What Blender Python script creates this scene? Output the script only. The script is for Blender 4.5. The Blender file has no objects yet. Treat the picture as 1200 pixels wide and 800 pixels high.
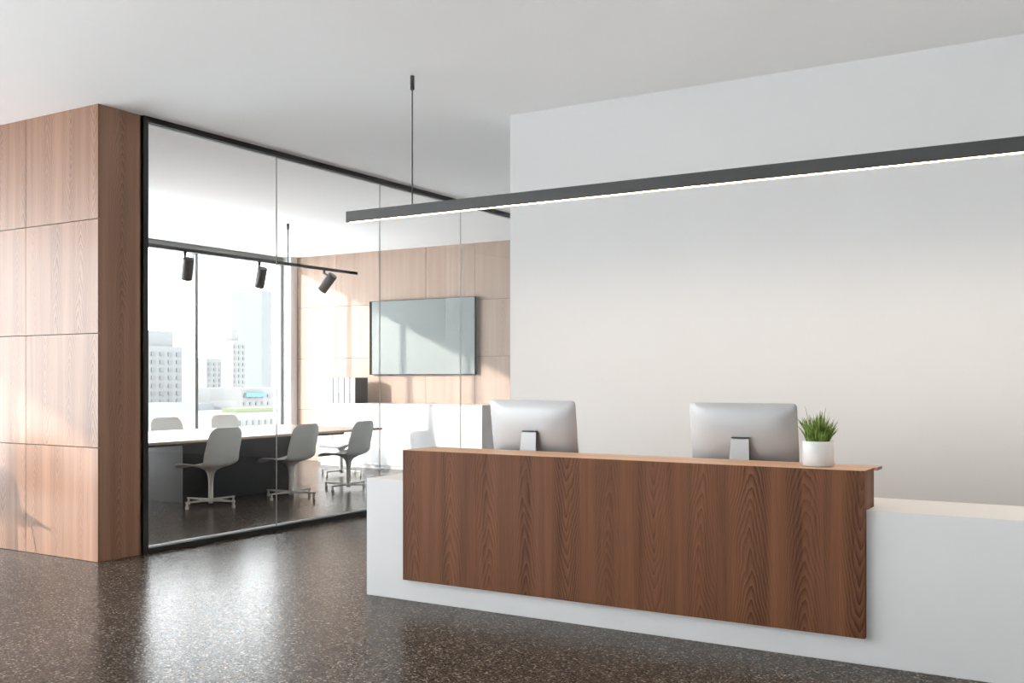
import bpy, bmesh, math, random
from mathutils import Vector, Matrix, Euler

S = bpy.context.scene
C = S.collection
R = math.radians
random.seed(7)

# ------------------------------------------------------------------ camera
cam_d = bpy.data.cameras.new('camera')
cam = bpy.data.objects.new('camera', cam_d)
C.objects.link(cam)
cam.location = (0, 0, 1.4)
cam.rotation_euler = (R(90), 0, R(31.3023))
cam_d.sensor_width = 36.0
cam_d.lens = 1185.73 / 1200 * 36.0
cam_d.shift_y = 44.0 / 1200
cam_d.clip_start = 0.05
cam_d.clip_end = 2000
S.camera = cam

# ------------------------------------------------------------------ light
S.view_settings.view_transform = 'Standard'
S.view_settings.look = 'None'
S.view_settings.exposure = 0.42
S.view_settings.gamma = 1.0
S.view_settings.use_curve_mapping = False
S.cycles.use_denoising = True
S.cycles.denoiser = 'OPENIMAGEDENOISE'
S.cycles.max_bounces = 14
S.cycles.diffuse_bounces = 8
S.cycles.glossy_bounces = 6
S.cycles.transparent_max_bounces = 24
S.cycles.sample_clamp_indirect = 8.0
S.cycles.caustics_reflective = False
S.cycles.caustics_refractive = False

SKY = 7.0
SUN = 3.3
LED = 46.0
w = bpy.data.worlds.new('sky')
S.world = w
w.use_nodes = True
nt = w.node_tree
nt.nodes.clear()
out = nt.nodes.new('ShaderNodeOutputWorld')
bg = nt.nodes.new('ShaderNodeBackground')
tc = nt.nodes.new('ShaderNodeTexCoord')
sx = nt.nodes.new('ShaderNodeSeparateXYZ')
rp = nt.nodes.new('ShaderNodeValToRGB')
rp.color_ramp.elements[0].position = 0.45
rp.color_ramp.elements[0].color = (1.0, 0.985, 0.965, 1)
rp.color_ramp.elements[1].position = 0.75
rp.color_ramp.elements[1].color = (0.86, 0.93, 1.0, 1)
mp = nt.nodes.new('ShaderNodeMath'); mp.operation = 'MULTIPLY_ADD'
mp.inputs[1].default_value = 0.5; mp.inputs[2].default_value = 0.5
nt.links.new(tc.outputs['Generated'], sx.inputs[0])
nt.links.new(sx.outputs['Z'], mp.inputs[0])
nt.links.new(mp.outputs[0], rp.inputs[0])
nt.links.new(rp.outputs[0], bg.inputs[0])
bg.inputs[1].default_value = SKY
nt.links.new(bg.outputs[0], out.inputs[0])

sun_d = bpy.data.lights.new('sun', 'SUN')
sun_d.energy = SUN
sun_d.color = (1.0, 0.92, 0.84)
sun_d.angle = R(1.0)
sun = bpy.data.objects.new('sun', sun_d)
C.objects.link(sun)
sun.rotation_euler = Vector((0.68, 1.0, -0.292)).to_track_quat('-Z', 'Y').to_euler()
sun.location = (-20, -20, 15)

# ------------------------------------------------------------------ materials
def new_mat(name):
    m = bpy.data.materials.new(name)
    m.use_nodes = True
    return m, m.node_tree, m.node_tree.nodes['Principled BSDF']

def plain(name, col, rough=0.5, metal=0.0, spec=0.5, bump=0.0, bscale=200.0):
    m, t, b = new_mat(name)
    b.inputs['Base Color'].default_value = (*col, 1)
    b.inputs['Roughness'].default_value = rough
    b.inputs['Metallic'].default_value = metal
    b.inputs['Specular IOR Level'].default_value = spec
    if bump:
        co = t.nodes.new('ShaderNodeTexCoord')
        n = t.nodes.new('ShaderNodeTexNoise'); n.inputs['Scale'].default_value = bscale
        bp = t.nodes.new('ShaderNodeBump'); bp.inputs['Strength'].default_value = bump
        bp.inputs['Distance'].default_value = 0.002
        t.links.new(co.outputs['Object'], n.inputs['Vector'])
        t.links.new(n.outputs['Fac'], bp.inputs['Height'])
        t.links.new(bp.outputs[0], b.inputs['Normal'])
    return m

def mth(t, op, a=None, b=None, c=None):
    n = t.nodes.new('ShaderNodeMath'); n.operation = op
    for i, v in enumerate((a, b, c)):
        if v is None: continue
        if isinstance(v, (int, float)): n.inputs[i].default_value = v
        else: t.links.new(v, n.inputs[i])
    return n.outputs[0]

def wood(name, dark, light, long='z', strip=0.22, rough=0.4, spec=0.5, rings=26.0, contrast=1.0, coat=0.0):
    """Ash / walnut veneer: strips of cathedral figure with straight grain between."""
    m, t, b = new_mat(name)
    L = t.links
    co = t.nodes.new('ShaderNodeTexCoord')
    at = t.nodes.new('ShaderNodeAttribute'); at.attribute_name = 'panel'; at.attribute_type = 'GEOMETRY'
    sp = t.nodes.new('ShaderNodeSeparateXYZ'); L.new(co.outputs['Object'], sp.inputs[0])
    X, Y, Z = sp.outputs
    rnd = at.outputs['Fac']
    if long == 'z':
        u0 = mth(t, 'ADD', X, Y); v0 = Z
    else:
        u0 = mth(t, 'ADD', Y, Z); v0 = X
    # wobble of the strips along their length
    cv = t.nodes.new('ShaderNodeCombineXYZ')
    L.new(mth(t, 'MULTIPLY', u0, 2.2), cv.inputs[0]); L.new(mth(t, 'MULTIPLY', v0, 0.9), cv.inputs[1])
    L.new(mth(t, 'MULTIPLY', rnd, 37.0), cv.inputs[2])
    n1 = t.nodes.new('ShaderNodeTexNoise'); n1.inputs['Scale'].default_value = 1.6; n1.inputs['Detail'].default_value = 2
    L.new(cv.outputs[0], n1.inputs['Vector'])
    wob = mth(t, 'MULTIPLY_ADD', n1.outputs['Fac'], 0.10, -0.05)
    u1 = mth(t, 'ADD', mth(t, 'ADD', u0, wob), mth(t, 'MULTIPLY', rnd, 13.7))
    us = mth(t, 'DIVIDE', u1, strip)
    cell = mth(t, 'FLOOR', us)
    u = mth(t, 'SUBTRACT', mth(t, 'FRACT', us), 0.5)
    wn = t.nodes.new('ShaderNodeTexWhiteNoise'); wn.noise_dimensions = '2D'
    cc = t.nodes.new('ShaderNodeCombineXYZ'); L.new(cell, cc.inputs[0]); L.new(rnd, cc.inputs[1])
    L.new(cc.outputs[0], wn.inputs['Vector'])
    cr = wn.outputs['Value']
    cv2 = t.nodes.new('ShaderNodeCombineXYZ')
    L.new(mth(t, 'MULTIPLY', u0, 9.0), cv2.inputs[0]); L.new(mth(t, 'MULTIPLY', v0, 2.6), cv2.inputs[1])
    L.new(mth(t, 'MULTIPLY', cr, 50.0), cv2.inputs[2])
    n2 = t.nodes.new('ShaderNodeTexNoise'); n2.inputs['Scale'].default_value = 1.0; n2.inputs['Detail'].default_value = 3
    L.new(cv2.outputs[0], n2.inputs['Vector'])
    sgn = mth(t, 'SUBTRACT', mth(t, 'MULTIPLY', mth(t, 'GREATER_THAN', mth(t, 'FRACT', mth(t, 'MULTIPLY', cr, 7.31)), 0.5), 2.0), 1.0)
    au = mth(t, 'ABSOLUTE', mth(t, 'MULTIPLY', u, 2.0))
    v = mth(t, 'MULTIPLY', mth(t, 'MULTIPLY', v0, sgn), mth(t, 'MULTIPLY_ADD', cr, 5.0, rings))
    r = mth(t, 'ADD', v, mth(t, 'MULTIPLY', mth(t, 'POWER', mth(t, 'ADD', au, 0.02), 1.4), 8.0))
    r = mth(t, 'ADD', r, mth(t, 'MULTIPLY_ADD', n2.outputs['Fac'], 3.2, mth(t, 'MULTIPLY', cr, 17.0)))
    ring = mth(t, 'FRACT', r)
    ring = mth(t, 'POWER', ring, 1.6)
    # the figure shows in some strips and fades to straight grain in others
    amp = mth(t, 'MULTIPLY_ADD', mth(t, 'FRACT', mth(t, 'MULTIPLY', cr, 3.77)), 0.6, 0.3)
    cen = mth(t, 'MAXIMUM', mth(t, 'SUBTRACT', 1.0, mth(t, 'POWER', mth(t, 'MULTIPLY', au, 1.1), 2.0)), 0.0)
    amp = mth(t, 'MULTIPLY', amp, mth(t, 'MULTIPLY_ADD', cen, 0.75, 0.25))
    # fine fibre
    cv3 = t.nodes.new('ShaderNodeCombineXYZ')
    L.new(mth(t, 'MULTIPLY', u0, 190.0), cv3.inputs[0]); L.new(mth(t, 'MULTIPLY', v0, 3.0), cv3.inputs[1])
    L.new(mth(t, 'MULTIPLY', rnd, 91.0), cv3.inputs[2])
    n3 = t.nodes.new('ShaderNodeTexNoise'); n3.inputs['Scale'].default_value = 1.0; n3.inputs['Detail'].default_value = 2
    L.new(cv3.outputs[0], n3.inputs['Vector'])
    # broad tone of each strip
    cv4 = t.nodes.new('ShaderNodeCombineXYZ')
    L.new(mth(t, 'MULTIPLY', u0, 14.0), cv4.inputs[0]); L.new(mth(t, 'MULTIPLY', v0, 0.35), cv4.inputs[1])
    L.new(mth(t, 'MULTIPLY', rnd, 23.0), cv4.inputs[2])
    n4 = t.nodes.new('ShaderNodeTexNoise'); n4.inputs['Scale'].default_value = 1.0; n4.inputs['Detail'].default_value = 3
    L.new(cv4.outputs[0], n4.inputs['Vector'])
    f = mth(t, 'MULTIPLY', ring, amp)
    f = mth(t, 'ADD', mth(t, 'MULTIPLY', f, 0.85 * contrast), mth(t, 'MULTIPLY_ADD', n3.outputs['Fac'], 0.5 * contrast, -0.25 * contrast))
    f = mth(t, 'ADD', f, mth(t, 'MULTIPLY_ADD', n4.outputs['Fac'], 1.0 * contrast, -0.5 * contrast))
    f = mth(t, 'ADD', f, 0.28)
    ramp = t.nodes.new('ShaderNodeValToRGB')
    ramp.color_ramp.elements[0].color = (*light, 1)
    ramp.color_ramp.elements[1].color = (*dark, 1)
    L.new(f, ramp.inputs[0])
    L.new(ramp.outputs[0], b.inputs['Base Color'])
    b.inputs['Roughness'].default_value = rough
    b.inputs['Specular IOR Level'].default_value = spec
    b.inputs['Coat Weight'].default_value = coat
    b.inputs['Coat Roughness'].default_value = 0.28
    b.inputs['Coat IOR'].default_value = 1.6
    bp = t.nodes.new('ShaderNodeBump'); bp.inputs['Strength'].default_value = 0.08; bp.inputs['Distance'].default_value = 0.001
    L.new(n3.outputs['Fac'], bp.inputs['Height']); L.new(bp.outputs[0], b.inputs['Normal'])
    return m

def terrazzo():
    m, t, b = new_mat('terrazzo')
    L = t.links
    co = t.nodes.new('ShaderNodeTexCoord')
    def vor(scale):
        v = t.nodes.new('ShaderNodeTexVoronoi'); v.inputs['Scale'].default_value = scale
        L.new(co.outputs['Object'], v.inputs['Vector'])
        s = t.nodes.new('ShaderNodeSeparateColor'); L.new(v.outputs['Color'], s.inputs[0])
        return s.outputs[0], v.outputs['Distance']
    a, da = vor(110.0)
    r1 = t.nodes.new('ShaderNodeValToRGB')
    e = r1.color_ramp.elements
    e[0].position = 0.0; e[0].color = (0.030, 0.025, 0.022, 1)
    e[1].position = 0.55; e[1].color = (0.058, 0.045, 0.036, 1)
    for p, c in ((0.78, (0.095, 0.072, 0.057, 1)), (0.91, (0.14, 0.112, 0.092, 1)), (0.985, (0.28, 0.25, 0.215, 1))):
        x = e.new(p); x.color = c
    L.new(a, r1.inputs[0])
    c2, d2 = vor(60.0)
    big = mth(t, 'MULTIPLY', mth(t, 'GREATER_THAN', c2, 0.93), mth(t, 'LESS_THAN', d2, 0.28))
    mx = t.nodes.new('ShaderNodeMix'); mx.data_type = 'RGBA'
    L.new(big, mx.inputs[0]); L.new(r1.outputs[0], mx.inputs[6]); mx.inputs[7].default_value = (0.20, 0.17, 0.145, 1)
    L.new(mx.outputs[2], b.inputs['Base Color'])
    b.inputs['Roughness'].default_value = 0.23
    b.inputs['Specular IOR Level'].default_value = 0.06
    return m

def glass(name, tint):
    m = bpy.data.materials.new(name); m.use_nodes = True
    t = m.node_tree; t.nodes.clear(); L = t.links
    o = t.nodes.new('ShaderNodeOutputMaterial')
    tr = t.nodes.new('ShaderNodeBsdfTransparent'); tr.inputs[0].default_value = (*tint, 1)
    gl = t.nodes.new('ShaderNodeBsdfGlossy'); gl.inputs['Roughness'].default_value = 0.0
    gl.inputs[0].default_value = (0.95, 1.0, 0.98, 1)
    fr = t.nodes.new('ShaderNodeFresnel'); fr.inputs[0].default_value = 1.5
    ge = t.nodes.new('ShaderNodeNewGeometry')
    front = mth(t, 'SUBTRACT', 1.0, ge.outputs['Backfacing'])
    f = mth(t, 'MULTIPLY', fr.outputs[0], front)
    mx = t.nodes.new('ShaderNodeMixShader')
    L.new(f, mx.inputs[0]); L.new(tr.outputs[0], mx.inputs[1]); L.new(gl.outputs[0], mx.inputs[2])
    L.new(mx.outputs[0], o.inputs[0])
    return m

def emit(name, col, st):
    m = bpy.data.materials.new(name); m.use_nodes = True
    t = m.node_tree; t.nodes.clear()
    o = t.nodes.new('ShaderNodeOutputMaterial'); e = t.nodes.new('ShaderNodeEmission')
    e.inputs[0].default_value = (*col, 1); e.inputs[1].default_value = st
    t.links.new(e.outputs[0], o.inputs[0])
    return m

def foliage_mat(name, a, b_):
    m, t, b = new_mat(name)
    co = t.nodes.new('ShaderNodeTexCoord')
    n = t.nodes.new('ShaderNodeTexNoise'); n.inputs['Scale'].default_value = 40
    r = t.nodes.new('ShaderNodeValToRGB')
    r.color_ramp.elements[0].position = 0.35; r.color_ramp.elements[0].color = (*a, 1)
    r.color_ramp.elements[1].position = 0.65; r.color_ramp.elements[1].color = (*b_, 1)
    t.links.new(co.outputs['Object'], n.inputs['Vector']); t.links.new(n.outputs['Fac'], r.inputs[0])
    t.links.new(r.outputs[0], b.inputs['Base Color'])
    b.inputs['Roughness'].default_value = 0.45
    return m

M = {}
M['paint'] = plain('white_paint', (0.765, 0.765, 0.765), 0.75, bump=0.05, bscale=300)
M['ceiling'] = plain('ceiling_paint', (0.94, 0.94, 0.94), 0.85, bump=0.05, bscale=300)
M['floor'] = terrazzo()
M['bounce_pale'] = plain('bounce_floor_pale', (0.92, 0.915, 0.905), 0.95, bump=0.5, bscale=400)  # near-white surface of the added floor that bounces daylight
M['wood'] = wood('oak_cladding', (0.12, 0.05, 0.026), (0.37, 0.205, 0.128), strip=0.29, rough=0.5, spec=0.2, contrast=0.9, rings=9, coat=0.6)
M['lit_wood'] = wood('lit_oak_cladding', (0.25, 0.155, 0.11), (0.47, 0.345, 0.265), strip=0.29, rough=0.45, spec=0.45, contrast=0.7, rings=9, coat=0.0)  # lit copy of the oak cladding: far room's brightness put into the colour
M['desk_wood'] = wood('desk_veneer', (0.04, 0.014, 0.007), (0.24, 0.099, 0.048), strip=0.27, rough=0.5, spec=0.18, rings=9, contrast=1.0)
M['lit_top_wood'] = wood('lit_counter_veneer', (0.30, 0.165, 0.09), (0.64, 0.40, 0.25), long='x', strip=0.12, rough=0.42, spec=0.35, contrast=0.6, rings=9)  # lighter copy of the desk veneer, with lamp glow put into the colour
M['table_wood'] = wood('table_veneer', (0.27, 0.17, 0.115), (0.50, 0.35, 0.26), long='x', strip=0.2, rough=0.28, spec=0.5, contrast=0.5, rings=9)
M['ledge_edge'] = plain('dark_edge_banding', (0.10, 0.085, 0.085), 0.5)
M['gap'] = plain('shadow_gap', (0.03, 0.025, 0.02), 0.8)
M['black'] = plain('black_powder_coat', (0.018, 0.018, 0.018), 0.4)
M['lampblack'] = plain('lamp_black', (0.045, 0.045, 0.046), 0.45)
M['tableblack'] = plain('table_black', (0.010, 0.011, 0.012), 0.35)
M['bead'] = plain('pale_aluminium', (0.88, 0.89, 0.89), 0.4)
M['mullion'] = plain('window_frame_grey', (0.22, 0.23, 0.225), 0.45)
M['lacquer'] = plain('white_lacquer', (0.68, 0.68, 0.685), 0.35)
M['desk_white'] = plain('white_solid_surface', (0.70, 0.70, 0.70), 0.4)
M['glass'] = glass('clear_glass', (0.988, 0.994, 0.992))
M['edge'] = plain('glass_edge', (0.50, 0.54, 0.53), 0.25)
M['shell'] = plain('grey_shell', (0.82, 0.825, 0.80), 0.5)
M['chairleg'] = plain('grey_chair_metal', (0.72, 0.715, 0.70), 0.4)
M['alu'] = plain('brushed_aluminium', (0.43, 0.43, 0.435), 0.5, metal=0.9)
M['alustand'] = plain('stand_aluminium', (0.42, 0.43, 0.44), 0.5, metal=0.6)
M['screen'] = plain('screen_glass', (0.01, 0.01, 0.012), 0.08)
M['tvscreen'] = plain('tv_screen', (0.20, 0.228, 0.222), 0.5)  # grey reflection put into the colour of a dark glossy screen
M['tvcase'] = plain('tv_casing', (0.008, 0.008, 0.008), 0.7, spec=0.15)
M['binder'] = plain('binder_grey', (0.10, 0.10, 0.10), 0.6)
M['label'] = plain('binder_label', (0.50, 0.51, 0.52), 0.6)
M['label2'] = plain('binder_label_foot', (0.40, 0.41, 0.42), 0.6)
M['pages'] = plain('paper', (0.75, 0.73, 0.68), 0.8)
M['ceramic'] = plain('white_ceramic', (0.72, 0.72, 0.73), 0.3)
M['soil'] = plain('soil', (0.03, 0.022, 0.015), 0.9, bump=0.6, bscale=120)
M['grass'] = foliage_mat('grass_blade', (0.05, 0.12, 0.012), (0.26, 0.36, 0.07))
M['led'] = emit('warm_led', (1.0, 0.78, 0.56), LED)
M['reflector'] = plain('warm_reflector', (0.22, 0.19, 0.15), 0.6)
M['spotgrey'] = plain('spot_grey', (0.085, 0.085, 0.085), 0.4)
M['lens'] = plain('lamp_lens', (0.6, 0.6, 0.58), 0.2)

# ------------------------------------------------------------------ mesh helpers
def link(name, bm, mat, parent=None, smooth=False, bevel=0.0, seg=2):
    me = bpy.data.meshes.new(name)
    bmesh.ops.recalc_face_normals(bm, faces=bm.faces[:])
    bm.to_mesh(me); bm.free()
    mats = mat if isinstance(mat, (list, tuple)) else [mat]
    for q in mats: me.materials.append(q)
    o = bpy.data.objects.new(name, me)
    C.objects.link(o)
    if smooth:
        for p in me.polygons: p.use_smooth = True
    if parent: o.parent = parent
    if bevel:
        b = o.modifiers.new('edge', 'BEVEL'); b.width = bevel; b.segments = seg; b.limit_method = 'ANGLE'
    return o

def box(bm, x0, x1, y0, y1, z0, z1, mi=0, rnd=None):
    vs = [bm.verts.new((x, y, z)) for z in (z0, z1) for y in (y0, y1) for x in (x0, x1)]
    fs = [(0, 2, 3, 1), (4, 5, 7, 6), (0, 1, 5, 4), (2, 6, 7, 3), (0, 4, 6, 2), (1, 3, 7, 5)]
    lay = bm.verts.layers.float.get('panel') if rnd is not None else None
    for f in fs:
        fc = bm.faces.new([vs[i] for i in f]); fc.material_index = mi
    if lay:
        for v in vs: v[lay] = rnd
    return vs

def B(*a, **k):
    bm = bmesh.new(); box(bm, *a, **k); return bm

def Bp(*a, rnd=0.3):
    bm = bmesh.new(); bm.verts.layers.float.new('panel'); box(bm, *a, rnd=rnd); return bm

def lathe(bm, prof, seg=24, cx=0, cy=0, mat=None, mi=0):
    rings = []
    for r, z in prof:
        ring = []
        for k in range(seg):
            a = 2 * math.pi * k / seg
            p = Vector((cx + r * math.cos(a), cy + r * math.sin(a), z))
            if mat: p = mat @ p
            ring.append(bm.verts.new(p))
        rings.append(ring)
    for i in range(len(rings) - 1):
        for k in range(seg):
            f = bm.faces.new((rings[i][k], rings[i][(k + 1) % seg], rings[i + 1][(k + 1) % seg], rings[i + 1][k]))
            f.material_index = mi
    for ring in (rings[0], rings[-1]):
        f = bm.faces.new(ring); f.material_index = mi
    return rings

def struct(name, bm, mat, parent=None, **k):
    o = link(name, bm, mat, parent, **k)
    if parent is None: o['kind'] = 'structure'
    return o

def thing(name, label, cat, loc=(0, 0, 0), rz=0.0, group=None):
    o = bpy.data.objects.new(name, None)
    o.empty_display_size = 0.1
    C.objects.link(o)
    o.location = loc; o.rotation_euler = (0, 0, rz)
    o['label'] = label; o['category'] = cat
    if group: o['group'] = group
    return o

def dup(root, loc, rz, label):
    r = root.copy(); C.objects.link(r); r.location = loc; r.rotation_euler = (0, 0, rz); r['label'] = label
    for ch in list(root.children):
        c = ch.copy(); C.objects.link(c); c.parent = r
        for g in list(ch.children):
            d = g.copy(); C.objects.link(d); d.parent = c
    return r

# ------------------------------------------------------------------ the room
H = 3.5
XW = -12.5          # glazing line of the facade
XI = -12.3          # inner face of the facade piers
XR = 4.0            # right side of the reception
YR = -11.0           # rear wall
YF = 13.05          # far wall of the meeting room
XG = -6.72          # glass partition
WY0, WY1 = 4.955, 5.36

struct('floor', B(XW - 0.3, XR + 0.2, YR - 0.2, 20.2, -0.25, 0.0), M['floor'])
# pale floor added out of view to bounce daylight up to the ceiling
bm = bmesh.new()
box(bm, XI + 0.3, XR - 0.05, YR + 0.3, 2.2, 0.0005, 0.012)
box(bm, -2.0, XR - 0.05, 2.2, 3.7, 0.0005, 0.012)
box(bm, -6.6, -4.3, 9.6, 19.8, 0.0005, 0.012)
struct('floor_bounce', bm, M['bounce_pale'])
struct('ceiling', B(XW - 0.3, XR + 0.2, YR - 0.2, 20.2, H, H + 0.25), M['ceiling'])

# white wall behind the reception desk
struct('wall_back', B(-4.2, XR, 6.88, 7.08, 0, H), M['paint'])
# side and rear of the reception, behind the camera
struct('wall_right', B(XR, XR + 0.2, YR, 20.0, 0, H), M['paint'])
# corridor beyond the partition
struct('wall_corridor', B(-4.2, -4.0, 13.14, 20.0, 0, H), M['paint'])
struct('wall_inner', B(-4.0, XR, 13.14, 13.34, 0, H), M['paint'])

def panel_wall(name, backing, panels, mat='wood'):
    """wood clad wall: a dark backing with separate veneer boards in front (joints are real gaps)"""
    bm = bmesh.new(); bm.verts.layers.float.new('panel')
    box(bm, *backing, mi=1, rnd=0.0)
    for p in panels: box(bm, *p, mi=0, rnd=random.random())
    return struct(name, bm, [M[mat], M['gap']])

# wood clad wall on the left, front face towards the reception
pl = []
g = 0.003
PW, PH = 0.912, H / 4
for i in range(7):
    x1 = -6.71 - i * PW
    x0 = max(x1 - PW, XI)
    for j in range(4):
        pl.append((x0 + (g if i < 6 else 0), x1 - (g if i else 0), WY0, WY0 + 0.018, j * PH + g, (j + 1) * PH - (g if j < 3 else 0)))
        pl.append((x0 + (g if i < 6 else 0), x1 - (g if i else 0), WY1 - 0.018, WY1, j * PH + g, (j + 1) * PH - (g if j < 3 else 0)))
pl.append((-6.728, -6.71, WY0 + 0.0185, WY1, 0.002, H))
panel_wall('wall_left', (XI, -6.73, WY0 + 0.02, WY1 - 0.02, 0, H), pl)

# far wall of the meeting room
pl = []
PW2 = 0.9335
xs = [XI + 0.002]
x = -11.408
while x < XG - 0.1:
    xs.append(x); x += PW2
xs.append(XG + 0.06)
for a, b_ in zip(xs[:-1], xs[1:]):
    for j in range(4):
        pl.append((a + g, b_ - g, YF, YF + 0.018, j * PH + g, (j + 1) * PH - (g if j < 3 else 0)))
panel_wall('wall_far', (XI, XG + 0.06, YF + 0.02, YF + 0.2, 0, H), pl, 'lit_wood')

# facade piers and windows
struct('wall_pier', B(XW - 0.2, XI, 12.9, 13.25, 0, H), M['paint'])
struct('wall_post', B(XW - 0.2, XI, 4.9, 5.42, 0, H), M['paint'])
struct('wall_facade', B(XW - 0.2, XI, YR - 0.1, YR + 0.2, 0, H), M['paint'])
struct('wall_outer', B(XW - 0.2, XI, 13.25, 20, 0, H), M['paint'])

def window(name, y0, y1, mull):
    fw = 0.055
    bm = bmesh.new()
    xa, xb = XW - 0.06, XW + 0.02
    box(bm, xa, xb, y0, y1, H - 0.13, H)
    box(bm, xa, xb, y0, y1, 0, 0.06)
    for y in (y0, y1 - fw): box(bm, xa, xb, y, y + fw, 0.06, H - 0.13)
    root = struct(name, bm, M['mullion'])
    last = y0 + fw
    for y in list(mull) + [y1 - fw]:
        gb = B(XW - 0.03, XW - 0.018, last, y - (0.03 if y != y1 - fw else 0), 0.06, H - 0.13)
        link('pane', gb, M['glass'], root)
        if y != y1 - fw:
            link('mullion', B(xa, xb, y - 0.03, y + 0.03, 0.06, H - 0.13), M['mullion'], root)
            last = y + 0.03
    return root
window('window_1', 5.42, 12.9, (7.3, 9.15, 11.0))
window('window_2', YR + 0.2, 4.9, (-8.9, -7.15, -5.4, -3.67, -1.95, -0.22, 1.5, 3.2))  # reception facade glazing, lengthened out of view to add daylight
struct('wall_rear', B(XW - 0.2, XR, YR - 0.2, YR, 0, H), M['paint'])

w3 = window('window_added', -XR, 12.5, (-2.1, -0.2, 1.7, 3.6, 5.5, 7.4, 9.3))  # unseen corridor-end glazing, added to bring in more daylight
w3.rotation_euler.z = R(90); w3.location = (0, 20.1 - XW, 0)

# glass partition
ya, yb = WY1, YF
bm = bmesh.new()
box(bm, XG - 0.03, XG + 0.03, ya, yb, H - 0.045, H)
box(bm, XG - 0.03, XG + 0.03, ya, yb, 0, 0.045)
box(bm, XG - 0.03, XG + 0.03, ya, ya + 0.045, 0.045, H - 0.045)
part = struct('wall_glass', bm, M['black'])
bm = bmesh.new()
box(bm, XG - 0.028, XG - 0.008, ya + 0.045, yb, H - 0.058, H - 0.0455)
box(bm, XG - 0.028, XG - 0.008, ya + 0.045, yb, 0.0455, 0.058)
box(bm, XG - 0.028, XG - 0.008, ya + 0.0455, ya + 0.056, 0.058, H - 0.058)
link('glazing_bead', bm, M['bead'], part)
seams = [ya + 0.046, 6.861, 8.373, 9.885, 11.4, yb]
for i in range(5):
    y0 = seams[i] + (0.002 if i else 0); y1 = seams[i + 1] - 0.002
    bm = bmesh.new()
    box(bm, XG - 0.006, XG + 0.006, y0, y1, 0.0455, H - 0.0455)
    for f in bm.faces:
        n = f.calc_center_median()
        if abs(n.y - y0) < 1e-4 or abs(n.y - y1) < 1e-4: f.material_index = 1
    link('pane', bm, [M['glass'], M['edge']], part)

# ------------------------------------------------------------------ reception desk
desk = thing('reception_desk', 'long white reception desk with brown wood front panel and raised wood counter', 'desk', (-2.5, 5.4, 0))
def dk(name, bm, mat, **k):
    o = link(name, bm, mat, None, **k)
    o.parent = desk; o.matrix_parent_inverse = Matrix.Translation((2.5, -5.4, 0))
    return o
dk('base', B(-4.225, 1.6, 5.13, 5.71, 0, 0.758), M['desk_white'], bevel=0.003)
dk('front_panel', Bp(-3.90, -1.09, 5.09, 5.1295, 0.137, 0.9525, rnd=0.37), M['desk_wood'])
bm = bmesh.new(); bm.verts.layers.float.new('panel')
box(bm, -3.90, -1.09, 5.1296, 5.30, 0.7585, 0.9525, rnd=0.37)
dk('counter_riser', bm, M['desk_wood'])
dk('countertop', Bp(-3.90, -1.09, 5.09, 5.30, 0.9526, 0.955, rnd=0.6), M['lit_top_wood'])
bm = Bp(-3.90, -1.074, 5.3005, 5.42, 0.940, 0.9552, rnd=0.6)
for f in bm.faces:
    if f.calc_center_median().x > -1.08: f.material_index = 1
dk('counter_ledge', bm, [M['lit_top_wood'], M['ledge_edge']])

# ------------------------------------------------------------------ monitors
def rounded_outline(w_, h_, r, n=6):
    pts = []
    for cx, cy, a0 in ((w_ / 2 - r, h_ - r, 0), (-w_ / 2 + r, h_ - r, 90), (-w_ / 2 + r, r, 180), (w_ / 2 - r, r, 270)):
        for k in range(n + 1):
            a = R(a0 + 90 * k / n)
            pts.append((cx + r * math.cos(a), cy + r * math.sin(a)))
    return pts

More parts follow.
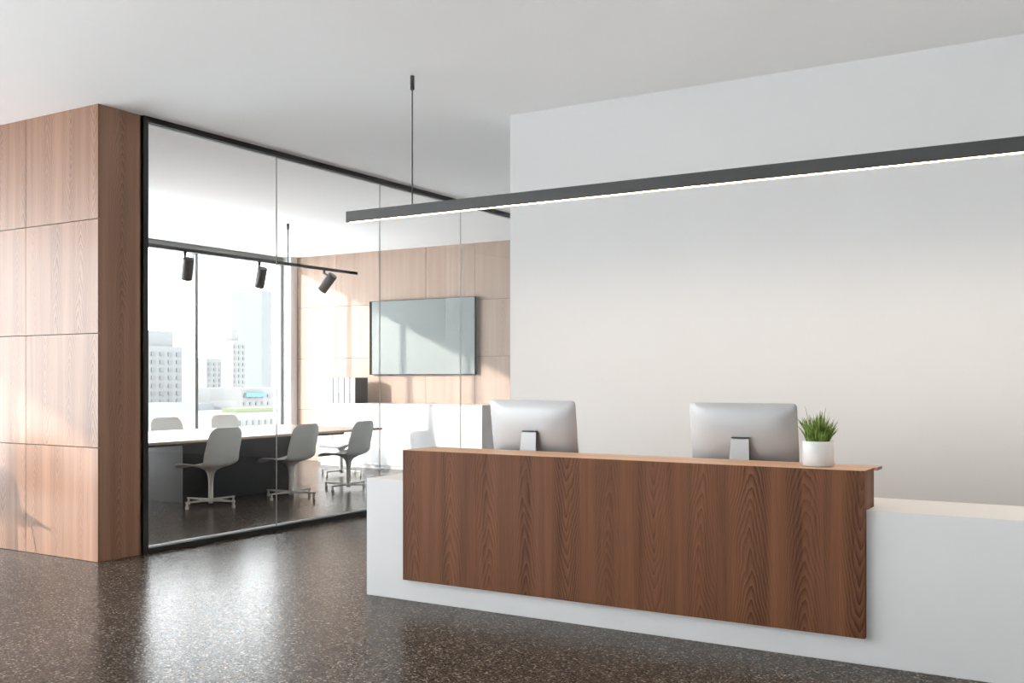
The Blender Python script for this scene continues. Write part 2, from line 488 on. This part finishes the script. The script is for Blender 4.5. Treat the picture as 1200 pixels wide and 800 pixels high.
def monitor(label, loc):
    root = thing('computer_monitor', label, 'monitor', loc, 0, 'desktop computers on the reception desk')
    W, Hh, r = 0.615, 0.44, 0.022
    tilt = Matrix.Translation((0, 0.0, 0.075)) @ Matrix.Rotation(R(9.0), 4, 'X')
    ol = rounded_outline(W, Hh, r)
    # shell: thin rim, back bulging towards -y
    bm = bmesh.new()
    rows = []
    cx, cz = 0, Hh * 0.5
    for s, d in ((1.0, 0.0), (1.0, -0.005), (0.985, -0.0065), (0.94, -0.012), (0.86, -0.021), (0.74, -0.030), (0.58, -0.037), (0.38, -0.041), (0.18, -0.043)):
        w_, h_ = W * s, Hh * s
        rr_ = r + (min(w_, h_) * 0.499 - r) * min(max((1 - s) * 1.3, 0), 1)
        rows.append([bm.verts.new(tilt @ Vector((px, d, cz - h_ / 2 + pz))) for px, pz in rounded_outline(w_, h_, rr_)])
    n = len(ol)
    for i in range(len(rows) - 1):
        for k in range(n):
            bm.faces.new((rows[i][k], rows[i][(k + 1) % n], rows[i + 1][(k + 1) % n], rows[i + 1][k]))
    bm.faces.new(rows[-1]); bm.faces.new(rows[0])
    link('back_shell', bm, M['alu'], root, smooth=True)
    bm = bmesh.new()
    a = [bm.verts.new(tilt @ Vector((px * 0.985, 0.001, cz + (pz - cz) * 0.98))) for px, pz in ol]
    b_ = [bm.verts.new(tilt @ Vector((px * 0.985, 0.003, cz + (pz - cz) * 0.98))) for px, pz in ol]
    for k in range(n): bm.faces.new((a[k], a[(k + 1) % n], b_[(k + 1) % n], b_[k]))
    bm.faces.new(a); bm.faces.new(b_)
    link('screen', bm, M['screen'], root)
    # neck: a tapered bent plate down to the foot
    bm = bmesh.new()
    prof = [(-0.060, 0.312, 0.050), (-0.102, 0.310, 0.050), (-0.114, 0.21, 0.056), (-0.125, 0.06, 0.063), (-0.128, 0.012, 0.066)]
    th = 0.011
    front = []; back = []
    for y, z, hw in prof:
        front.append((bm.verts.new((-hw, y, z)), bm.verts.new((hw, y, z))))
        oy, oz = (0, -th) if y > -0.07 else (th, -0.004)
        back.append((bm.verts.new((-hw, y + oy, z + oz)), bm.verts.new((hw, y + oy, z + oz))))
    for i in range(len(prof) - 1):
        bm.faces.new((front[i][0], front[i][1], front[i + 1][1], front[i + 1][0]))
        bm.faces.new((back[i][0], back[i + 1][0], back[i + 1][1], back[i][1]))
        bm.faces.new((front[i][0], front[i + 1][0], back[i + 1][0], back[i][0]))
        bm.faces.new((front[i][1], back[i][1], back[i + 1][1], front[i + 1][1]))
    bm.faces.new((front[0][0], back[0][0], back[0][1], front[0][1]))
    bm.faces.new((front[-1][0], front[-1][1], back[-1][1], back[-1][0]))
    neck = link('stand_neck', bm, M['alustand'], root)
    link('hinge', B(-0.05, 0.05, -0.104, -0.06, 0.3125, 0.3195), M['black'], neck)
    link('foot', B(-0.095, 0.095, -0.127, 0.10, 0.0, 0.0118), M['alustand'], root, bevel=0.003)
    return root
monitor('silver desktop monitor seen from behind, nearer the glass meeting room', (-3.19, 5.55, 0.758))
monitor('silver desktop monitor seen from behind, beside the potted grass', (-1.835, 5.55, 0.758))

# ------------------------------------------------------------------ plant
pot = thing('potted_grass', 'small green grass plant in a white cylindrical pot on the counter', 'plant', (-1.352, 5.243, 0.9553))
bm = bmesh.new()
pr, ph = 0.0775, 0.128
prof = [(pr - 0.006, 0), (pr, 0.004), (pr, ph - 0.003), (pr - 0.002, ph), (pr - 0.006, ph), (pr - 0.008, ph - 0.004), (pr - 0.008, ph - 0.02)]
lathe(bm, prof, 48)
link('pot', bm, M['ceramic'], pot, smooth=True)
bm = bmesh.new()
lathe(bm, [(pr - 0.0085, ph - 0.022), (pr - 0.0085, ph - 0.012), (0.03, ph - 0.008)], 32)
link('soil', bm, M['soil'], pot)
bm = bmesh.new()
for k in range(170):
    a = random.uniform(0, 2 * math.pi); rr = math.sqrt(random.random()) * 0.058
    bx_, by_ = rr * math.cos(a), rr * math.sin(a)
    da = a + random.uniform(-0.7, 0.7)
    lean = (rr / 0.058) * random.uniform(0.1, 0.85) + random.uniform(0, 0.12)
    hgt = random.uniform(0.085, 0.16) * (1.15 - 0.3 * rr / 0.058)
    if random.random() < 0.05: hgt *= 1.35
    wd = random.uniform(0.0034, 0.0062)
    pts = []
    for i in range(6):
        s = i / 5
        l = lean * hgt * (s ** 1.5) * 0.75
        pts.append(Vector((bx_ + l * math.cos(da), by_ + l * math.sin(da), ph - 0.012 + hgt * (s - 0.12 * lean * s * s))))
    ta = random.uniform(0, math.pi)
    side = Vector((math.cos(ta), math.sin(ta), 0)); nrm = Vector((-math.sin(ta), math.cos(ta), 0))
    prev = None
    for i, p in enumerate(pts):
        s = i / 5
        ww = wd * (0.75 + 0.6 * s - 1.32 * s * s * s)
        ww = max(ww, 0.0002)
        q = [bm.verts.new(p - side * ww), bm.verts.new(p + nrm * ww * 0.5), bm.verts.new(p + side * ww), bm.verts.new(p - nrm * 0.0003)]
        if prev:
            for j in range(4): bm.faces.new((prev[j], prev[(j + 1) % 4], q[(j + 1) % 4], q[j]))
        else: bm.faces.new(q)
        prev = q
    bm.faces.new(prev)
link('foliage', bm, M['grass'], pot)

# ------------------------------------------------------------------ pendant light
LX0, LX1, LY0, LY1 = -4.81, 1.4, 5.607, 5.652
LZ0, LZ1 = 2.527, 2.606
pend = thing('pendant_light', 'long thin black linear pendant light with a warm glowing underside above the desk', 'pendant light', (0, 0, 0))
bm = bmesh.new()
box(bm, LX0, LX1, LY0, LY0 + 0.004, LZ0, LZ1)
box(bm, LX0, LX1, LY1 - 0.004, LY1, LZ0, LZ1)
box(bm, LX0, LX0 + 0.004, LY0 + 0.004, LY1 - 0.004, LZ0, LZ1)
box(bm, LX1 - 0.004, LX1, LY0 + 0.004, LY1 - 0.004, LZ0, LZ1)
box(bm, LX0 + 0.004, LX1 - 0.004, LY0 + 0.004, LY1 - 0.004, LZ0 + 0.012, LZ1)
link('housing', bm, M['lampblack'], pend)
bm = bmesh.new()
rz = LZ0 + 0.0064
box(bm, LX0 + 0.0045, LX1 - 0.0045, LY0 + 0.0041, LY0 + 0.0049, LZ0 + 0.0002, rz)
box(bm, LX0 + 0.0045, LX1 - 0.0045, LY1 - 0.0049, LY1 - 0.0041, LZ0 + 0.0002, rz)
link('reflector', bm, M['reflector'], pend)
link('diffuser', B(LX0 + 0.0045, LX1 - 0.0045, LY0 + 0.005, LY1 - 0.005, rz, rz + 0.002), M['led'], pend)
for cx in (-4.232, 0.82):
    bm = bmesh.new(); lathe(bm, [(0.0045, LZ1 - 0.002), (0.0045, H - 0.09)], 10, cx, 5.63)
    cb = link('cable', bm, M['lampblack'], pend, smooth=False)
    bm = bmesh.new(); lathe(bm, [(0.012, H - 0.098), (0.015, H - 0.094), (0.015, H - 0.001)], 20, cx, 5.63)
    link('ceiling_mount', bm, M['lampblack'], cb)

# ------------------------------------------------------------------ track light
TX, TZ = -9.7, 2.955
trk = thing('track_light', 'dark track light rail with three tilted cylinder spots in the meeting room', 'track light', (TX, 9.5, TZ))
link('rail', B(-0.018, 0.018, -3.7, 2.05, -0.02, 0.02), M['lampblack'], trk)
for y in (-3.2, 0.62):
    bm = bmesh.new(); lathe(bm, [(0.008, 0.018), (0.008, H - TZ - 0.07)], 10, 0, y)
    rd = link('rod', bm, M['lampblack'], trk)
    bm = bmesh.new(); lathe(bm, [(0.013, H - TZ - 0.08), (0.017, H - TZ - 0.075), (0.017, H - TZ - 0.001)], 16, 0, y)
    link('ceiling_mount', bm, M['lampblack'], rd)
def spot(y, ax, top, length):
    """cylinder spot on a short stem; ax = aiming direction"""
    axis = Vector(ax).normalized()
    q = Vector((0, 0, 1)).rotation_difference(-axis).to_matrix().to_4x4()
    o = Vector(top)
    mt = Matrix.Translation((o.x, y + o.y, o.z)) @ q
    bm = bmesh.new()
    r = 0.066
    lathe(bm, [(r - 0.01, -length + 0.02), (r - 0.008, -length), (r, -length), (r, -0.004), (r - 0.004, 0), (0.01, 0.001)], 28, mat=mt)
    sp_ = link('spotlight', bm, M['spotgrey'], trk, smooth=False)
    bm = bmesh.new(); lathe(bm, [(r - 0.0105, -length + 0.012), (r - 0.0105, -length + 0.018)], 24, mat=mt)
    link('lens', bm, M['lens'], sp_)
    bm = bmesh.new()
    lathe(bm, [(0.02, -0.0201), (0.02, -0.066), (0.012, -0.072)], 14, 0, y)
    a = Vector((0, y, -0.06)); b2 = mt @ Vector((-r * 0.8 if ax[1] == 0 else 0, -r * 0.8 if ax[1] else 0, -0.04))
    dv = b2 - a
    m2 = Matrix.Translation(a) @ Vector((0, 0, 1)).rotation_difference(dv.normalized()).to_matrix().to_4x4()
    lathe(bm, [(0.014, 0), (0.014, dv.length)], 10, mat=m2)
    link('stem', bm, M['lampblack'], sp_)
spot(-1.13, (-0.42, 0.22, -1), (0.03, 0.03, -0.10), 0.27)
spot(0.09, (-0.46, 0.2, -1), (0.03, 0.03, -0.10), 0.27)
spot(1.34, (-0.85, -0.15, -1), (0.14, 0.03, -0.09), 0.28)

# ------------------------------------------------------------------ meeting table
tbl = thing('meeting_table', 'long wood-topped meeting table on a black boxy base', 'table', (-9.6, 8.6, 0))
bm = bmesh.new(); bm.verts.layers.float.new('panel')
box(bm, -0.95, 0.96, -2.25, 2.22, 0.712, 0.74, rnd=0.2)
tt = link('tabletop', bm, M['table_wood'], tbl)
link('apron', B(-0.62, 0.80, -1.9, 1.62, 0.675, 0.7115), M['tableblack'], tbl)
link('pedestal', B(-0.42, 0.50, -0.78, 0.99, 0, 0.6745), M['tableblack'], tbl)

# ------------------------------------------------------------------ chairs
def shell_mesh():
    prof = [(-0.295, 0.418), (-0.282, 0.432), (-0.22, 0.441), (-0.11, 0.441), (-0.02, 0.434), (0.07, 0.429), (0.14, 0.436), (0.19, 0.462),
            (0.218, 0.51), (0.236, 0.58), (0.252, 0.66), (0.266, 0.74), (0.277, 0.81), (0.284, 0.855), (0.287, 0.875)]
    dense = []
    for i in range(len(prof) - 1):
        p0 = prof[max(i - 1, 0)]; p1 = prof[i]; p2 = prof[i + 1]; p3 = prof[min(i + 2, len(prof) - 1)]
        for s in (0, 0.5):
            v = []
            for d in range(2):
                v.append(0.5 * (2 * p1[d] + (p2[d] - p0[d]) * s + (2 * p0[d] - 5 * p1[d] + 4 * p2[d] - p3[d]) * s * s + (3 * p1[d] - p0[d] - 3 * p2[d] + p3[d]) * s ** 3))
            dense.append(tuple(v))
    dense.append(prof[-1])
    ln = [0]
    for a, b_ in zip(dense, dense[1:]): ln.append(ln[-1] + math.dist(a, b_))
    Lt = ln[-1]
    bm = bmesh.new(); rows = []
    NU = 14
    for i, (y, z) in enumerate(dense):
        s = ln[i]; t = s / Lt
        hw = 0.268 + 0.016 * math.sin(math.pi * min(t * 1.05, 1))
        for dist, rc in ((s, 0.10), (Lt - s, 0.115)):
            if dist < rc:
                hw = hw - rc + math.sqrt(max(rc * rc - (rc - dist) ** 2, 0.0)) * 1.0
        hw = max(hw, 0.05)
        back = min(max((t - 0.42) / 0.25, 0), 1)
        mid = math.sin(math.pi * min(max(t, 0), 1))
        row = []
        for k in range(NU + 1):
            u = -1 + 2 * k / NU
            c = abs(u) ** 2.4
            row.append(bm.verts.new((u * hw, y - 0.055 * c * back * (0.5 + 0.5 * mid), z + 0.030 * c * (1 - back) * min(t / 0.12, 1) + 0.02 * c * mid * (1 - back))))
        rows.append(row)
    for i in range(len(rows) - 1):
        for k in range(NU):
            bm.faces.new((rows[i][k], rows[i][k + 1], rows[i + 1][k + 1], rows[i + 1][k]))
    return bm

CH_LABEL = 'chairs around the meeting table'
def make_chair(label, loc, rz):
    root = thing('office_chair', label, 'chair', loc, rz, CH_LABEL)
    o = link('seat_shell', shell_mesh(), M['shell'], root, smooth=True)
    sd = o.modifiers.new('thick', 'SOLIDIFY'); sd.thickness = 0.014; sd.offset = 0
    ss = o.modifiers.new('smooth', 'SUBSURF'); ss.levels = 1; ss.render_levels = 1
    bm = bmesh.new()
    lathe(bm, [(0.024, 0.035), (0.027, 0.05), (0.026, 0.24), (0.030, 0.31), (0.040, 0.36), (0.062, 0.395), (0.105, 0.42), (0.12, 0.426)], 24, 0, 0.03)
    link('column', bm, M['shell'], root, smooth=True)
    for k in range(4):
        a = R(90 * k - 4)
        mt = Matrix.Translation((0, 0.03, 0)) @ Matrix.Rotation(a, 4, 'Z')
        bm = bmesh.new()
        secs = [(0.0, 0.022, 0.055, 0.085), (0.16, 0.016, 0.062, 0.083), (0.355, 0.012, 0.066, 0.080)]
        prev = None
        for x_, hw, z0, z1 in secs:
            q = [bm.verts.new(mt @ Vector(p)) for p in ((x_, -hw, z0), (x_, hw, z0), (x_, hw, z1), (x_, -hw, z1))]
            if prev:
                for j in range(4): bm.faces.new((prev[j], prev[(j + 1) % 4], q[(j + 1) % 4], q[j]))
            else: bm.faces.new(q)
            prev = q
        bm.faces.new(prev)
        lg = link('leg', bm, M['chairleg'], root)
        bm = bmesh.new()
        lathe(bm, [(0.016, 0.0), (0.018, 0.006), (0.018, 0.03), (0.012, 0.036), (0.012, 0.068)], 14, 0.34, 0, mat=mt)
        link('foot', bm, M['chairleg'], lg)
    return root
chair0 = make_chair('grey swivel chair with its back to the glass, closest to the wood-clad wall', (-8.66, 7.80, 0), R(-84))
for loc, rz, lb in (
    ((-8.47, 8.85, 0), -82, 'grey swivel chair with its back to the glass, middle of the three'),
    ((-8.45, 9.86, 0), -80, 'grey swivel chair with its back to the glass, at the sideboard end of the table'),
    ((-11.05, 9.42, 0), 90, 'grey chair on the window side of the table, half hidden by the wood-clad wall'),
    ((-11.1, 10.52, 0), 90, 'grey chair back on the window side of the table, before the right window pane'),
    ((-9.78, 11.27, 0), 8, 'pale chair at the head of the table, in front of the white sideboard'),
):
    dup(chair0, loc, R(rz), lb)

# ------------------------------------------------------------------ sideboard and binders
sb = thing('sideboard', 'long white sideboard against the wood wall under the television', 'sideboard', (-9.675, 12.75, 0))
link('body', B(-1.59, 1.59, -0.28, 0.299, 0.05, 0.995), M['lacquer'], sb)
link('plinth', B(-1.57, 1.57, -0.265, 0.28, 0, 0.0495), M['lacquer'], sb)
link('top_board', B(-1.595, 1.595, -0.30, 0.299, 0.9955, 1.013), M['lacquer'], sb)
for k in range(4):
    x0 = -1.59 + k * 0.795
    link('door', B(x0 + 0.002, x0 + 0.793, -0.299, -0.2805, 0.055, 0.990), M['lacquer'], sb)

def binder(label, x, first=None):
    root = thing('ring_binder', label, 'binder', (x, 12.55, 1.0135), 0, 'ring binders on the sideboard')
    w2, d, h = 0.0565, 0.31, 0.41
    bm = bmesh.new()
    box(bm, -w2, w2, 0, 0.004, 0, h)
    box(bm, -w2, -w2 + 0.004, 0.004, d, 0, h)
    box(bm, w2 - 0.004, w2, 0.004, d, 0, h)
    link('cover', bm, M['binder'], root)
    link('paper_block', B(-w2 + 0.006, w2 - 0.006, 0.02, d - 0.02, 0.012, h - 0.02), M['pages'], root)
    link('spine_label', B(-w2 + 0.014, w2 - 0.006, -0.0012, -0.0002, 0.145, h - 0.006), M['label'], root)
    link('spine_label', B(-w2 + 0.014, w2 - 0.006, -0.0012, -0.0002, 0.006, 0.14), M['label2'], root)
    return root
bl = ['grey ring binder with white spine, at the window end of the row', 'grey ring binder with white spine, second from the window end',
      'grey ring binder with white spine, middle of the row of five', 'grey ring binder with white spine, beside the end binder nearest the television',
      'grey ring binder with its dark side showing, at the television end of the row']
b0 = binder(bl[0], -11.095)
for i in range(1, 5): dup(b0, (-11.095 + i * 0.1168, 12.55, 1.0135), 0, bl[i])

# ------------------------------------------------------------------ television
tv = thing('television', 'large grey flat screen television with black edge on the wood wall', 'television', (-9.585, 13.0, 1.47))
link('casing', B(-1.035, 1.035, -0.034, 0.012, 0, 1.20), M['tvcase'], tv)
link('screen', B(-0.98, 1.029, -0.038, -0.0345, 0.008, 1.192), M['tvscreen'], tv)
link('wall_bracket', B(-0.3, 0.3, 0.0125, 0.049, 0.4, 0.8), M['black'], tv)

# ------------------------------------------------------------------ a chair by the left wall, whose shadow falls on the cladding
vc = thing('visitor_chair', 'grey shell chair on thin legs standing by the wood-clad wall, casting its shadow there', 'chair', (-8.15, 4.34, 0), R(97))
o = link('seat_shell', shell_mesh(), M['shell'], vc, smooth=True)
sd = o.modifiers.new('thick', 'SOLIDIFY'); sd.thickness = 0.014; sd.offset = 0
for sx_ in (-1, 1):
    for sy_ in (-1, 1):
        a = Vector((0.13 * sx_, 0.02 + 0.11 * sy_, 0.43)); b2 = Vector((0.21 * sx_, 0.02 + 0.21 * sy_, 0.0))
        dv = b2 - a
        bm = bmesh.new()
        lathe(bm, [(0.010, 0), (0.007, dv.length)], 10, mat=Matrix.Translation(a) @ Vector((0, 0, 1)).rotation_difference(dv.normalized()).to_matrix().to_4x4())
        link('leg', bm, M['chairleg'], vc)
# ------------------------------------------------------------------ city outside
M['b_white'] = plain('pale_render', (0.118, 0.118, 0.116), 0.9)
M['b_grey'] = plain('grey_cladding', (0.09, 0.095, 0.095), 0.8)
M['b_win'] = plain('far_window', (0.08, 0.082, 0.08), 0.7)
M['b_teal'] = plain('teal_roof', (0.05, 0.12, 0.13), 0.8)
M['b_green'] = plain('roof_planting', (0.09, 0.10, 0.055), 0.9)
M['city'] = plain('bounce_ground', (0.88, 0.88, 0.88), 0.95)  # ground colour raised near white to bounce daylight onto the ceilings
struct('ground', B(-900, 500, -600, 700, -41, -40), M['city'])

def building(label, x, y0, y1, z1, depth=12, mat='b_white', rows=0, cols=0, top=None, zwin=-14, ww=0.5, wh=0.5):
    root = thing('apartment_building', label, 'building', (x, (y0 + y1) / 2, -40), 0, 'city buildings beyond the window')
    hw = (y1 - y0) / 2
    link('walls', B(-depth, 0, -hw, hw, 0, z1 + 40), M[mat], root)
    if top:
        link('roof_block', B(-depth * 0.8, -1, top[0] - (y0 + y1) / 2, top[1] - (y0 + y1) / 2, z1 + 40.001, top[2] + 40), M[mat], root)
    if rows:
        me = None
        px_ = (y1 - y0) / cols; pz = (z1 - 0.8 - zwin) / rows
        for r_ in range(rows):
            for c_ in range(cols):
                y = -hw + (c_ + 0.5) * px_; z = z1 + 40 - 0.6 - (r_ + 0.6) * pz
                if me is None:
                    o = link('window', B(-0.02, 0.12, -px_ * ww / 2, px_ * ww / 2, -pz * wh / 2, pz * wh / 2), M['b_win'], root)
                    me = o.data; o.location = (0.05, y, z)
                else:
                    o2 = o.copy(); C.objects.link(o2); o2.location = (0.05, y, z)
    return root
building('pale apartment tower with rows of windows in the left window pane', -150, 117.5, 128.8, 7.4, rows=13, cols=6, top=(122, 127.5, 10.2), zwin=-12)
building('slim pale tower just right of the window mullion', -195, 175, 182, 6.6, rows=10, cols=4, zwin=-8, depth=6)
building('taller pale tower in the middle of the right window pane', -180, 169.5, 173.5, 10.5, rows=12, cols=3, zwin=-7, top=(170.3, 172, 13), depth=4)
building('plain light grey high tower at the right edge of the window', -210, 208.5, 212.5, 26.6, mat='b_grey')
ebl = building('low white building with a teal roof strip', -126, 120.5, 131.5, -0.1, rows=4, cols=8, zwin=-6, ww=0.35, wh=0.4)
link('roof_strip', B(0.0, 0.6, -4.8, -0.6, 38.4, 39.1), M['b_teal'], ebl)
fbl = building('low white building with a planted roof terrace and window rows', -106, 99.5, 111.5, -3.3, rows=3, cols=10, zwin=-8.5, ww=0.4, wh=0.45)
link('roof_hedge', B(-3, -0.2, -5.0, 3.2, 36.601, 37.3), M['b_green'], fbl)
building('small grey block low beside the window mullion', -130, 114.5, 118.2, -2.6, mat='b_grey', rows=4, cols=3, zwin=-9)
